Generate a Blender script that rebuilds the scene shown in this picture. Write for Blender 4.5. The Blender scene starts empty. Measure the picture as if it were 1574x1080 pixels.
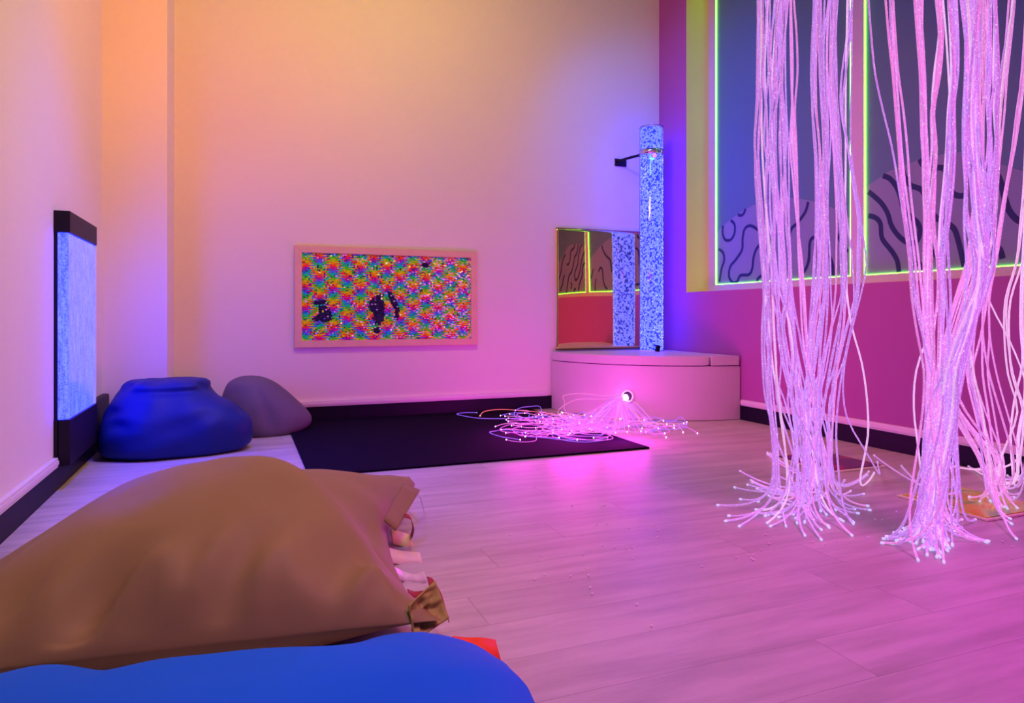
import bpy, bmesh, math, random
from mathutils import Vector, noise
random.seed(11)
PI = math.pi
scn = bpy.context.scene
COL = scn.collection

# ------------------------------------------------------------------ camera, world, lights, exposure
F_PX, YAW, HORIZON, EYE = 1052.7, math.radians(21.61), 484.0, 0.80
cam_d = bpy.data.cameras.new('camera')
cam_d.sensor_fit = 'HORIZONTAL'; cam_d.sensor_width = 36.0
cam_d.lens = 36.0 * F_PX / 1574.0
cam_d.shift_y = (HORIZON - 540.0) / 1574.0
cam_d.clip_start = 0.02
cam = bpy.data.objects.new('camera', cam_d); COL.objects.link(cam)
cam.location = (0, 0, EYE); cam.rotation_euler = (PI/2, 0, -YAW)
scn.camera = cam

w = bpy.data.worlds.new('world'); scn.world = w; w.use_nodes = True
w.node_tree.nodes['Background'].inputs[0].default_value = (0.9, 0.55, 0.5, 1)
w.node_tree.nodes['Background'].inputs[1].default_value = 0.0

scn.view_settings.view_transform = 'Standard'
scn.view_settings.look = 'None'
scn.view_settings.gamma = 1.0
scn.view_settings.use_curve_mapping = False
scn.view_settings.exposure = 0.0
scn.cycles.use_denoising = True
scn.cycles.max_bounces = 8
scn.cycles.sample_clamp_indirect = 4.0

def area(name, loc, target, size, color, power, size_y=None, spread=PI):
    d = bpy.data.lights.new(name, 'AREA'); d.color = color; d.energy = power
    d.size = size; d.spread = spread
    if size_y: d.shape = 'RECTANGLE'; d.size_y = size_y
    o = bpy.data.objects.new(name, d); COL.objects.link(o); o.location = loc
    v = Vector(target) - Vector(loc)
    o.rotation_euler = v.to_track_quat('-Z', 'Y').to_euler()
    return o
# warm ceiling wash lamp; the fills after it are added, their sources unseen
R_ = math.radians
L_WARM = area('ceiling_wash_lamp', (0.9, 3.3, 3.58), (1.15, 5.3, 2.3), 1.0, (1.0, 0.585, 0.049), 41.00, 0.4)
L_FILL = area('foreground_fill', (0.7, 0.6, 3.6), (0.1, 1.5, 0.2), 0.5, (1.0, 0.65, 0.95), 4.00, None, R_(52))  # added fill over the foreground cushion and tan sack
L_PINK = area('pink_fill', (2.2, 0.6, 3.6), (1.5, 2.3, 0.0), 0.6, (1.0, 0.091, 0.227), 11.00, None, R_(80))  # added pink fill for the middle of the floor
L_AMBER = area('amber_fill', (0.1, 2.6, 3.6), (-0.45, 4.9, 2.3), 0.4, (1.0, 0.15, 0.0), 6.00, None, R_(70))  # added fill for the orange on the upper column
L_CREAM = area('cream_fill', (1.6, 2.2, 3.6), (-0.79, 3.0, 1.5), 0.5, (1.0, 0.619, 0.013), 15.50, None, R_(80))  # added fill that lifts the left wall
L_MAG = area('magenta_fill', (2.2, -0.4, 3.3), (2.0, 1.1, 0.0), 0.5, (0.786, 0.071, 1.0), 14.00, None, R_(70))  # added fill for the near right floor
L_VIO = area('violet_fill', (0.3, 3.3, 3.6), (-0.1, 3.7, 0.0), 0.5, (0.018, 0.029, 1.0), 17.00, None, R_(60))  # added blue-violet fill for the left floor
L_CORN = area('blue_fill', (2.2, 3.9, 3.6), (3.57, 5.0, 2.0), 0.4, (0.02, 0.12, 1.0), 10.00, None, R_(80))  # added blue fill for the corner by the bubble column
L_ROSE = area('rose_fill', (1.6, 3.0, 3.6), (3.57, 3.4, 0.7), 0.4, (1.0, 0.171, 0.143), 7.00, None, R_(70))  # added fill that reddens the wall under the window bay

# ------------------------------------------------------------------ helpers
_c, _s = math.cos(YAW), math.sin(YAW)
def ray_pt(u, v, Z):
    X = Z*(u-787)/F_PX
    return Vector((X*_c+Z*_s, -X*_s+Z*_c, EYE-(v-HORIZON)*Z/F_PX))
def on_z(u, v, z=0.0):
    return ray_pt(u, v, F_PX*(EYE-z)/(v-HORIZON))
def on_x(x, u, v):
    r = (u-787)/F_PX; t = (_s+r*_c)/(_c-r*_s); y = x/t
    Z = x*_s+y*_c
    return Vector((x, y, EYE-(v-HORIZON)*Z/F_PX))

def link(name, me, mat=None, parent=None):
    o = bpy.data.objects.new(name, me); COL.objects.link(o)
    if mat:
        for m in (mat if isinstance(mat, (list, tuple)) else [mat]): me.materials.append(m)
    if parent: o.parent = parent
    return o
def obj(name, bm, mat=None, parent=None, smooth=False, recalc=True):
    if recalc: bmesh.ops.recalc_face_normals(bm, faces=bm.faces)
    me = bpy.data.meshes.new(name); bm.to_mesh(me); bm.free()
    if smooth:
        for p in me.polygons: p.use_smooth = True
    return link(name, me, mat, parent)
def thing(name, label, cat, loc=(0, 0, 0), group=None):
    o = bpy.data.objects.new(name, None); COL.objects.link(o); o.location = loc
    o.empty_display_size = 0.05
    return tag(o, label, cat, group)
def tag(o, label, cat=None, group=None):
    o['label'] = label
    if cat: o['category'] = cat
    if group: o['group'] = group
    return o
def struct(o): o['kind'] = 'structure'; return o
def rel(o):
    """keep a child, built in world coordinates, where it is under its Empty"""
    o.location = Vector(o.location) - o.parent.location; return o
def box(bm, lo, hi, bevel=0.0, mi=0):
    r = bmesh.ops.create_cube(bm, size=1.0)
    vs = r['verts']
    for v in vs:
        v.co = Vector([(lo[i]+hi[i])/2 + v.co[i]*(hi[i]-lo[i]) for i in range(3)])
    fs = {f for v in vs for f in v.link_faces}
    for f in fs: f.material_index = mi
    if bevel:
        es = list({e for v in vs for e in v.link_edges})
        rb = bmesh.ops.bevel(bm, geom=es, offset=bevel, segments=3, profile=0.6, affect='EDGES')
        for f in rb['faces']: f.material_index = mi
    return bm
def catmull(pts, n=6):
    out = []
    P = [pts[0]] + list(pts) + [pts[-1]]
    for i in range(1, len(P)-2):
        a, b, c, d = P[i-1], P[i], P[i+1], P[i+2]
        for k in range(n):
            t = k/n
            out.append(0.5*((2*b)+(c-a)*t+(2*a-5*b+4*c-d)*t*t+(3*b-a-3*c+d)*t**3))
    out.append(P[-2].copy())
    return out
def tube(bm, pts, r, sides=6, caps=True, taper=None):
    n = len(pts); rings = []
    T = (pts[1]-pts[0]).normalized()
    N = T.orthogonal().normalized()
    for i, p in enumerate(pts):
        t = (pts[min(i+1, n-1)]-pts[max(i-1, 0)])
        if t.length > 1e-9: T = t.normalized()
        N = (N - T*N.dot(T))
        N = N.normalized() if N.length > 1e-6 else T.orthogonal().normalized()
        B = T.cross(N)
        rr = r if taper is None else r*taper(i/(n-1))
        rings.append([bm.verts.new(p+(N*math.cos(2*PI*k/sides)+B*math.sin(2*PI*k/sides))*rr) for k in range(sides)])
    for i in range(n-1):
        for k in range(sides):
            bm.faces.new((rings[i][k], rings[i][(k+1) % sides], rings[i+1][(k+1) % sides], rings[i+1][k]))
    if caps:
        bm.faces.new(rings[0][::-1]); bm.faces.new(rings[-1])
    return bm
def lathe(bm, prof, cx, cy, seg=32, cap=True):
    rings = [[bm.verts.new((cx+r*math.cos(2*PI*k/seg), cy+r*math.sin(2*PI*k/seg), z)) for k in range(seg)] for r, z in prof]
    for i in range(len(rings)-1):
        for k in range(seg):
            bm.faces.new((rings[i][k], rings[i][(k+1) % seg], rings[i+1][(k+1) % seg], rings[i+1][k]))
    if cap: bm.faces.new(rings[0][::-1]); bm.faces.new(rings[-1])
    return bm
def prism(bm, poly, z0, z1, mi=0):
    a = [bm.verts.new((x, y, z0)) for x, y in poly]; b = [bm.verts.new((x, y, z1)) for x, y in poly]
    n = len(poly)
    fs = [bm.faces.new(a[::-1]), bm.faces.new(b)]
    for i in range(n): fs.append(bm.faces.new((a[i], a[(i+1) % n], b[(i+1) % n], b[i])))
    for f in fs: f.material_index = mi
    return bm
def sstep(a, b, x):
    if a > b: return 1-sstep(b, a, x)
    t = max(0, min(1, (x-a)/(b-a))); return t*t*(3-2*t)
def interp(tab, x):
    if x <= tab[0][0]: return tab[0][1:]
    for p, q in zip(tab, tab[1:]):
        if x <= q[0]:
            t = (x-p[0])/(q[0]-p[0]); t = t*t*(3-2*t) if False else t
            return tuple(a+(b-a)*t for a, b in zip(p[1:], q[1:]))
    return tab[-1][1:]

# ------------------------------------------------------------------ materials
class N:
    def __init__(s, name):
        s.m = bpy.data.materials.new(name); s.m.use_nodes = True
        s.t = s.m.node_tree; s.p = s.t.nodes['Principled BSDF']; s.out = s.t.nodes['Material Output']
    def n(s, typ, **kw):
        x = s.t.nodes.new('ShaderNode'+typ)
        for k, v in kw.items():
            if k.startswith('i_'): x.inputs[k[2:].replace('_', ' ')].default_value = v
            else: setattr(x, k, v)
        return x
    def l(s, a, b): s.t.links.new(a, b)
    def math(s, op, a, b=None, c=None):
        x = s.t.nodes.new('ShaderNodeMath'); x.operation = op
        for i, v in enumerate((a, b, c)):
            if v is None: continue
            if isinstance(v, (int, float)): x.inputs[i].default_value = v
            else: s.l(v, x.inputs[i])
        return x.outputs[0]
    def mix(s, f, a, b):
        x = s.t.nodes.new('ShaderNodeMix'); x.data_type = 'RGBA'
        for i, v in ((0, f), (6, a), (7, b)):
            if isinstance(v, (int, float)): x.inputs[i].default_value = v
            elif isinstance(v, tuple): x.inputs[i].default_value = (*v[:3], 1)
            else: s.l(v, x.inputs[i])
        return x.outputs[2]
    def bump(s, h, strength=0.2, dist=0.01):
        b = s.n('Bump'); b.inputs['Strength'].default_value = strength; b.inputs['Distance'].default_value = dist
        s.l(h, b.inputs['Height']); s.l(b.outputs[0], s.p.inputs['Normal'])
    def set(s, col=None, rough=None, metal=None, spec=None):
        if col: s.p.inputs['Base Color'].default_value = (*col, 1)
        if rough is not None: s.p.inputs['Roughness'].default_value = rough
        if metal is not None: s.p.inputs['Metallic'].default_value = metal
        if spec is not None: s.p.inputs['Specular IOR Level'].default_value = spec
        return s
    def emit(s, col, k):
        if isinstance(col, tuple): s.p.inputs['Emission Color'].default_value = (*col, 1)
        else: s.l(col, s.p.inputs['Emission Color'])
        s.p.inputs['Emission Strength'].default_value = k
        return s
def noise_n(S, scale, detail=3, rough=0.5, vec=None, stretch=None):
    tc = S.n('TexCoord'); src = tc.outputs['Object']
    if stretch:
        mp = S.n('Mapping'); mp.inputs['Scale'].default_value = stretch; S.l(src, mp.inputs[0]); src = mp.outputs[0]
    x = S.n('TexNoise'); x.inputs['Scale'].default_value = scale; x.inputs['Detail'].default_value = detail
    x.inputs['Roughness'].default_value = rough; S.l(src, x.inputs['Vector'])
    return x.outputs['Fac']
def plain(name, col, rough=0.5, metal=0.0, var=0.0, scale=30, bump=0.0, bscale=300, spec=None):
    S = N(name).set(col, rough, metal, spec)
    if var:
        S.l(S.mix(noise_n(S, scale), tuple(c*(1-var) for c in col), tuple(min(1, c*(1+var)) for c in col)), S.p.inputs['Base Color'])
    if bump: S.bump(noise_n(S, bscale, 2), bump, 0.002)
    return S.m

M_WALL = plain('cream_wall_paint', (0.80, 0.76, 0.70), 0.75, var=0.03, scale=1.5, bump=0.25, bscale=220)
M_RASP = plain('raspberry_wall_paint', (0.42, 0.10, 0.35), 0.7, var=0.05, scale=2, bump=0.2, bscale=220)
M_OCHRE = plain('yellow_ochre_reveal_paint', (0.92, 0.80, 0.24), 0.6, var=0.03, scale=3)
M_FRONT = plain('plum_wall_paint', (0.22, 0.16, 0.2), 0.8, var=0.03, scale=2)
M_CEIL = plain('ceiling_paint', (0.30, 0.26, 0.26), 0.8, var=0.02, scale=2)
M_SKIRT = plain('dark_vinyl_skirting', (0.006, 0.002, 0.018), 0.5, spec=0.2, var=0.3, scale=12)
M_TRUNK = plain('pale_cable_trunking', (0.78, 0.72, 0.74), 0.4, var=0.04, scale=8)
M_BLACK = plain('black_plastic', (0.008, 0.003, 0.014), 0.5, spec=0.25, var=0.2, scale=15)
M_CARPET = plain('dark_foam_mat', (0.006, 0.002, 0.016), 1.0, var=0.35, scale=60, bump=0.5, bscale=500, spec=0.08)
M_WOOD = plain('pale_pine', (0.78, 0.52, 0.36), 0.5, var=0.1, scale=14)
M_FRAMEP = plain('pale_window_frame', (0.66, 0.52, 0.80), 0.55, var=0.06, scale=6)
M_STEEL = plain('brushed_steel', (0.7, 0.68, 0.65), 0.22, 1.0, var=0.08, scale=40)
M_VINYL = plain('cream_padded_vinyl', (0.66, 0.54, 0.60), 0.42, var=0.03, scale=5, bump=0.12, bscale=350)
M_WHITE = plain('white_plastic', (0.85, 0.85, 0.85), 0.4, var=0.03)

def floor_mat():
    S = N('pale_wood_plank_vinyl').set(rough=0.34)
    tc = S.n('TexCoord'); sx = S.n('SeparateXYZ'); S.l(tc.outputs['Object'], sx.inputs[0])
    X, Y = sx.outputs[0], sx.outputs[1]
    row = S.math('FLOOR', S.math('DIVIDE', Y, 0.185))
    wn = S.n('TexWhiteNoise', noise_dimensions='1D'); S.l(row, wn.inputs['W'])
    xo = S.math('ADD', X, S.math('MULTIPLY', wn.outputs[0], 1.22))
    cell = S.math('FLOOR', S.math('DIVIDE', xo, 1.22))
    wn2 = S.n('TexWhiteNoise', noise_dimensions='2D')
    cb = S.n('CombineXYZ'); S.l(row, cb.inputs[0]); S.l(cell, cb.inputs[1]); S.l(cb.outputs[0], wn2.inputs['Vector'])
    tone = wn2.outputs[0]
    # grain: stretched noise, offset per plank
    cv = S.n('CombineXYZ'); S.l(S.math('ADD', S.math('MULTIPLY', X, 1.1), S.math('MULTIPLY', tone, 37.0)), cv.inputs[0])
    S.l(S.math('MULTIPLY', Y, 8.0), cv.inputs[1])
    g = S.n('TexNoise'); g.inputs['Scale'].default_value = 1.6; g.inputs['Detail'].default_value = 6; g.inputs['Roughness'].default_value = 0.62
    S.l(cv.outputs[0], g.inputs['Vector'])
    gr = S.n('ValToRGB'); S.l(g.outputs['Fac'], gr.inputs[0])
    gr.color_ramp.elements[0].position = 0.30; gr.color_ramp.elements[0].color = (0.41, 0.355, 0.34, 1)
    gr.color_ramp.elements[1].position = 0.62; gr.color_ramp.elements[1].color = (0.62, 0.56, 0.53, 1)
    cf = S.mix(S.math('MULTIPLY', tone, 0.22), gr.outputs[0], (0.42, 0.38, 0.36))
    fy = S.math('FRACT', S.math('DIVIDE', Y, 0.185)); fx = S.math('FRACT', S.math('DIVIDE', xo, 1.22))
    seam = S.math('MAXIMUM', S.math('LESS_THAN', fy, 0.012), S.math('LESS_THAN', fx, 0.0025))
    S.l(S.mix(S.math('MULTIPLY', seam, 0.45), cf, (0.16, 0.13, 0.12)), S.p.inputs['Base Color'])
    S.l(S.math('ADD', 0.33, S.math('MULTIPLY', g.outputs['Fac'], 0.22)), S.p.inputs['Roughness'])
    S.bump(g.outputs['Fac'], 0.12, 0.003)
    return S.m
M_FLOOR = floor_mat()

def cloth(name, col, col2, rough=0.75, sheen=0.0):
    S = N(name).set(rough=rough, spec=0.25)
    S.l(S.mix(noise_n(S, 4.0, 4), col, col2), S.p.inputs['Base Color'])
    S.p.inputs['Sheen Weight'].default_value = sheen
    S.bump(noise_n(S, 420, 2), 0.15, 0.001)
    return S.m
M_TAN = cloth('tan_coated_cloth', (0.25, 0.175, 0.065), (0.32, 0.22, 0.09), 0.6)
M_OLIVE = cloth('olive_cloth', (0.34, 0.31, 0.05), (0.42, 0.38, 0.08), 0.6)
M_COBALT = cloth('cobalt_blue_cloth', (0.0, 0.125, 0.72), (0.0, 0.165, 0.88), 0.75)
M_NAVY = cloth('royal_blue_cloth', (0.003, 0.014, 0.13), (0.005, 0.02, 0.18), 0.55)
M_GREY = cloth('grey_cloth', (0.11, 0.09, 0.14), (0.15, 0.12, 0.17), 0.7)
M_REDTAG = plain('dark_red_ribbon', (0.30, 0.012, 0.010), 0.6, var=0.15)
M_ORTAG = plain('orange_ribbon', (0.95, 0.075, 0.01), 0.6, var=0.1)
M_YTAG = plain('yellow_fleece_ribbon', (0.95, 0.85, 0.35), 0.8, var=0.1, scale=80)
M_CTAG = plain('cream_ribbon', (0.82, 0.68, 0.55), 0.6, var=0.08, scale=60)
M_GTAG = plain('silvery_ribbon', (0.75, 0.65, 0.66), 0.35, var=0.2, scale=60)

def lamp_water():
    S = N('lit_blue_water').set((0.05, 0.08, 0.3), 0.15)
    a = noise_n(S, 60, 4, 0.7, stretch=(1, 1, 0.12)); b = noise_n(S, 170, 2, 0.6)
    f = S.math('MULTIPLY_ADD', S.math('SUBTRACT', S.math('ADD', a, b), 1.0), 2.6, 0.5)
    f.node.use_clamp = True
    S.emit(S.mix(f, (0.04, 0.08, 9.0), (0.22, 0.30, 16.0)), 1.0)
    return S.m
M_LAMPWATER = lamp_water()
def tube_water():
    S = N('blue_bubbling_water').set((0.05, 0.08, 0.3), 0.2)
    f = noise_n(S, 48, 2, 0.6)
    r = S.n('ValToRGB'); S.l(f, r.inputs[0])
    r.color_ramp.elements[0].position = 0.44; r.color_ramp.elements[0].color = (0.015, 0.03, 0.45, 1)
    r.color_ramp.elements[1].position = 0.50; r.color_ramp.elements[1].color = (0.24, 0.30, 9.5, 1)
    S.emit(r.outputs[0], 1.0)
    return S.m
M_TUBEWATER = tube_water()
def emat(name, col, k, base=(0.5, 0.5, 0.5), rough=0.4):
    return N(name).set(base, rough).emit(col, k).m
M_BUBBLE = emat('bright_bubble', (0.55, 0.62, 1.5), 1.3)
M_LED = emat('lime_led_strip', (0.90, 9.0, 0.24), 1.0)
def clear():
    S = N('clear_acrylic')
    t = S.n('BsdfTransparent'); t.inputs[0].default_value = (0.93, 0.95, 1, 1)
    g = S.n('BsdfGlossy'); g.inputs['Roughness'].default_value = 0.04
    fr = S.n('Fresnel'); fr.inputs[0].default_value = 1.49
    mx = S.n('MixShader'); S.l(fr.outputs[0], mx.inputs[0]); S.l(t.outputs[0], mx.inputs[1]); S.l(g.outputs[0], mx.inputs[2])
    S.l(mx.outputs[0], S.out.inputs[0]); return S.m
M_CLEAR = clear()
M_MIRROR = N('tinted_acrylic_mirror').set((1.0, 0.74, 0.26), 0.015, 1.0).m
def strand_mat(name, c1, c2, k):
    S = N(name).set((0.75, 0.62, 0.78), 0.3)
    f = noise_n(S, 240, 2, 0.8)
    r = S.n('ValToRGB'); S.l(f, r.inputs[0])
    e = r.color_ramp.elements
    e[0].position = 0.40; e[0].color = (*c1, 1); e[1].position = 0.62; e[1].color = (*c2, 1)
    x = e.new(0.67); x.color = (1.1, 1.0, 1.3, 1)
    S.emit(r.outputs[0], k); return S.m
M_ST = [strand_mat('glowing_lilac_fibre', (0.14, 0.06, 0.31), (0.29, 0.16, 0.50), 1.0),
        strand_mat('glowing_pink_fibre', (0.34, 0.08, 0.30), (0.48, 0.18, 0.46), 1.0),
        strand_mat('glowing_pale_fibre', (0.38, 0.26, 0.38), (0.56, 0.42, 0.54), 1.0),
        strand_mat('glowing_deep_violet_fibre', (0.07, 0.03, 0.24), (0.20, 0.10, 0.42), 1.0)]
M_TIP = emat('bright_fibre_tip', (0.50, 0.50, 0.95), 0.9)
M_PILE = [emat('glowing_magenta_fibre', (1.0, 0.10, 1.0), 1.0, (.2, .2, .2)), emat('glowing_violet_fibre', (0.32, 0.12, 1.3), 1.0, (.2, .2, .2)), emat('glowing_rose_fibre', (1.0, 0.22, 0.72), 1.0, (.2, .2, .2))]
M_PTIP = emat('bright_white_fibre_tip', (9.0, 3.0, 8.0), 1.4)
M_REDFIB = emat('glowing_red_fibre', (1.0, 0.12, 0.10), 1.6)
M_HOT = emat('white_hot_fibre_bundle', (9.0, 2.0, 9.0), 1.6)

# ------------------------------------------------------------------ room shell
XL, YB, XR, YF, ZC = -0.79, 5.346, 3.57, -1.6, 3.7
SK1, SK2 = 0.111, 0.155
JY, WX, SILL, WNEAR = 4.933, 3.815, 0.996, 1.78
bm = bmesh.new(); box(bm, (XL-.1, YF-.1, -.05), (XR+.4, YB+.1, 0)); struct(obj('floor', bm, M_FLOOR))
bm = bmesh.new(); box(bm, (XL-.1, YF-.1, ZC), (XR+.4, YB+.1, ZC+.05)); struct(obj('ceiling', bm, M_CEIL))
bm = bmesh.new(); box(bm, (XL-.1, YF, 0), (XL, YB, ZC)); struct(obj('wall_left', bm, M_WALL))
bm = bmesh.new(); box(bm, (XL-.1, YB, 0), (XR+.4, YB+.1, ZC)); struct(obj('wall_back', bm, M_WALL))
bm = bmesh.new(); box(bm, (XL-.1, YF-.1, 0), (XR+.4, YF, ZC)); struct(obj('wall_front', bm, M_FRONT))
PX, PY = -0.434, 4.851
bm = bmesh.new(); box(bm, (XL, PY, 0), (PX, YB, ZC)); struct(obj('wall_column', bm, M_WALL))
bm = bmesh.new()
box(bm, (XR, YF, 0), (XR+.3, YB, SILL)); box(bm, (XR, JY, SILL), (XR+.3, YB, ZC)); box(bm, (XR, YF, SILL), (XR+.3, WNEAR, ZC))
box(bm, (WX+.02, WNEAR, SILL), (WX+.06, JY, ZC))
o = struct(obj('wall_right', bm, [M_RASP, M_OCHRE]))
for p in o.data.polygons:                     # the reveal of the window bay is cream
    if abs(p.normal.y) > .9 and SILL < p.center.z and XR < p.center.x and WNEAR-.01 < p.center.y < JY+.01: p.material_index = 1
    if p.center.z > SILL+.5 and p.center.x > WX and p.center.x < WX+.05: p.material_index = 1
    if p.normal.z > .9 and abs(p.center.z-SILL) < .01: p.material_index = 1

def skirting(side, segs):
    bm = bmesh.new()
    for lo, hi in segs: box(bm, (*lo, 0), (*hi, SK1), .002)
    struct(obj('baseboard_'+side, bm, M_SKIRT))
T = .012
skirting('left', [((XL, YF), (XL+T, PY))])
skirting('back', [((PX, YB-T), (XR, YB))])
skirting('right', [((XR-T, YF), (XR, YB-T))])
skirting('column', [((XL+T, PY-T), (PX+T, PY)), ((PX, PY), (PX+T, YB-T))])
def trunk(n, lo, hi):
    bm = bmesh.new(); box(bm, (*lo, SK1), (*hi, SK2), .004)
    # lid groove along the face
    struct(obj('trim_%d' % n, bm, M_TRUNK))
TT = .022
trunk(1, (XL, YF), (XL+TT, 3.64)); trunk(2, (PX+TT, YB-TT), (2.44, YB)); trunk(3, (XR-TT, YF), (XR, 4.22))
def lid(n, lo, hi):
    bm = bmesh.new(); box(bm, (*lo, SK1+.012), (*hi, SK2-.012), .003); struct(obj('trim_%d' % n, bm, M_TRUNK))
lid(4, (XL+TT, YF), (XL+TT+.004, 3.64)); lid(5, (PX+TT, YB-TT-.004), (2.44, YB-TT)); lid(6, (XR-TT-.004, YF), (XR-TT, 4.22))

# ------------------------------------------------------------------ window bay: pale frame and two lit mural boards
Y1a, Y1b, Y2a, Y2b = 4.836, 3.442, 3.322, 1.93
ZB, ZT = 1.064, 3.60
bm = bmesh.new()
fx0, fx1 = WX-.012, WX+.02
box(bm, (fx0, WNEAR, SILL), (fx1, JY, ZB-.004), .002)
for y0, y1 in ((Y1a+.008, JY), (Y2a+.008, Y1b-.008), (WNEAR, Y2b-.008)):
    box(bm, (fx0, y0, ZB-.004), (fx1, y1, ZC), .002)
box(bm, (fx0, WNEAR, ZT+.01), (fx1, JY, ZC), .002)
struct(obj('window_frame', bm, M_FRAMEP)); bpy.data.objects['window_frame'].name = 'window_1'

M_BOARD = plain('slate_blue_board', (0.10, 0.20, 0.36), 0.55, var=0.05, scale=3)
M_BLOB = plain('mauve_mural_paint', (0.22, 0.25, 0.46), 0.55, var=0.05, scale=3)
M_LINE = plain('navy_mural_line', (0.006, 0.012, 0.13), 0.5, var=0.05)
def ribbon2d(bm, pts, wdt, x, mi):
    P = catmull([Vector((0, p.y, p.z)) for p in pts], 5)
    L, R = [], []
    for i, p in enumerate(P):
        t = (P[min(i+1, len(P)-1)]-P[max(i-1, 0)]).normalized(); nrm = Vector((0, -t.z, t.y))
        L.append(bm.verts.new((x, p.y+nrm.y*wdt, p.z+nrm.z*wdt))); R.append(bm.verts.new((x, p.y-nrm.y*wdt, p.z-nrm.z*wdt)))
    for i in range(len(P)-1):
        f = bm.faces.new((L[i], L[i+1], R[i+1], R[i])); f.material_index = mi
        if f.normal.x > 0 or True: pass
def mural(y0, y1, blob, lines, label, sc):
    t = thing('mural_panel', label, 'wall panel', (WX, (y0+y1)/2, ZB), 'lit mural boards in the window bay')
    bm = bmesh.new()
    box(bm, (WX, y1, ZB), (WX+.015, y0, ZT))
    vs = [bm.verts.new((WX-.0008, min(max(p.y, y1+.003), y0-.003), max(p.z, ZB+.002))) for p in blob]
    f = bm.faces.new(vs); f.material_index = 1; bmesh.ops.triangulate(bm, faces=[f])
    for k, ln in enumerate(lines):
        pts = [p for p in ln if y1+.005 < p.y < y0-.005 and p.z > ZB+.003]
        if len(pts) > 1: ribbon2d(bm, pts, sc, WX-.0014-.0001*k, 2)
    for f in bm.faces:
        f.normal_update()
        if f.material_index and f.normal.x > 0: f.normal_flip()
    rel(obj('board', bm, [M_BOARD, M_BLOB, M_LINE], t, recalc=False))
    e = .0045
    for lo, hi in (((WX-.008, y1-e, ZB-e), (WX-.001, y0+e, ZB+e*.3)), ((WX-.008, y1-e, ZT-e), (WX-.001, y0+e, ZT+e)),
                   ((WX-.008, y0-e*.3, ZB), (WX-.001, y0+e*1.2, ZT)), ((WX-.008, y1-e*1.2, ZB), (WX-.001, y1+e*.3, ZT))):
        bm = bmesh.new(); box(bm, lo, hi); rel(obj('led_strip', bm, M_LED, t))
    return t
def pl(ox, oy, sc, L): return [on_x(WX, ox+a/sc, oy+b/sc) for a, b in L]
A = lambda L: pl(1090, 280, 6.0, L)
B = lambda L: pl(1320, 200, 4.154, L)
blob1 = A([(60, 480), (100, 430), (200, 340), (300, 270), (430, 200), (520, 165), (620, 148), (720, 140), (820, 148), (930, 170), (1060, 205), (1200, 260), (1320, 330), (1340, 900), (1000, 925), (600, 940), (60, 960)])
lines1 = [A(x) for x in (
    [(200, 350), (235, 390), (235, 470), (200, 530), (150, 530), (125, 470), (130, 400)],
    [(265, 300), (300, 305), (325, 280), (335, 245)],
    [(88, 615), (130, 650), (140, 720), (115, 800), (95, 920)],
    [(470, 470), (440, 430), (380, 400), (330, 430), (310, 520), (305, 620), (250, 710), (195, 780), (185, 870), (220, 925), (260, 915), (290, 860), (370, 850), (400, 790), (410, 700), (435, 620), (480, 560)],
    [(440, 910), (460, 880), (500, 850), (560, 800), (590, 700)],
    [(915, 180), (890, 270), (820, 370), (760, 430), (740, 520), (730, 620)],
    [(1030, 560), (1000, 520), (960, 510), (930, 560), (920, 720), (880, 820), (835, 860)],
    [(1105, 660), (1140, 760), (1145, 860)], [(1180, 480), (1240, 590), (1280, 640)],
    [(690, 170), (660, 220), (655, 300), (660, 400)])]
mural(Y1a, Y1b, blob1, lines1, 'tall slate-blue mural board nearest the bubble column, small navy loops, lime edge light', .0125)
blob2 = B([(40, 365), (65, 350), (200, 260), (380, 190), (560, 148), (720, 135), (900, 215), (960, 232), (1055, 262), (1300, 330), (1900, 560), (2600, 700), (2600, 900), (40, 935)])
lines2 = [B(x) for x in (
    [(155, 290), (200, 310), (240, 360), (265, 420), (285, 500), (330, 550), (375, 590), (392, 640), (370, 710), (320, 720), (260, 680), (210, 610), (185, 530), (140, 460), (62, 392)],
    [(62, 545), (110, 560), (140, 600), (150, 690), (210, 770), (245, 830), (258, 905)],
    [(390, 185), (410, 220), (450, 240), (530, 240), (560, 270), (570, 340), (600, 400), (650, 420), (700, 405)],
    [(275, 230), (290, 290), (330, 350), (400, 380), (430, 440), (465, 520), (510, 570), (560, 590), (610, 630), (635, 700), (655, 780), (675, 870)],
    [(520, 730), (492, 765), (490, 790), (515, 830)],
    [(770, 225), (830, 245), (880, 280), (910, 340), (930, 420), (960, 510), (1010, 570), (1060, 585), (1120, 560)],
    [(780, 560), (830, 640), (850, 720), (900, 760), (920, 820), (920, 866)],
    [(335, 905), (345, 860), (385, 850), (405, 895)],
    [(1150, 600), (1200, 680), (1300, 700), (1400, 800)], [(1500, 560), (1600, 640), (1620, 760), (1750, 790)])]
mural(Y2a, Y2b, blob2, lines2, 'tall slate-blue mural board behind the right fibre bundle, broad navy waves, lime edge light', .0165)

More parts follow.
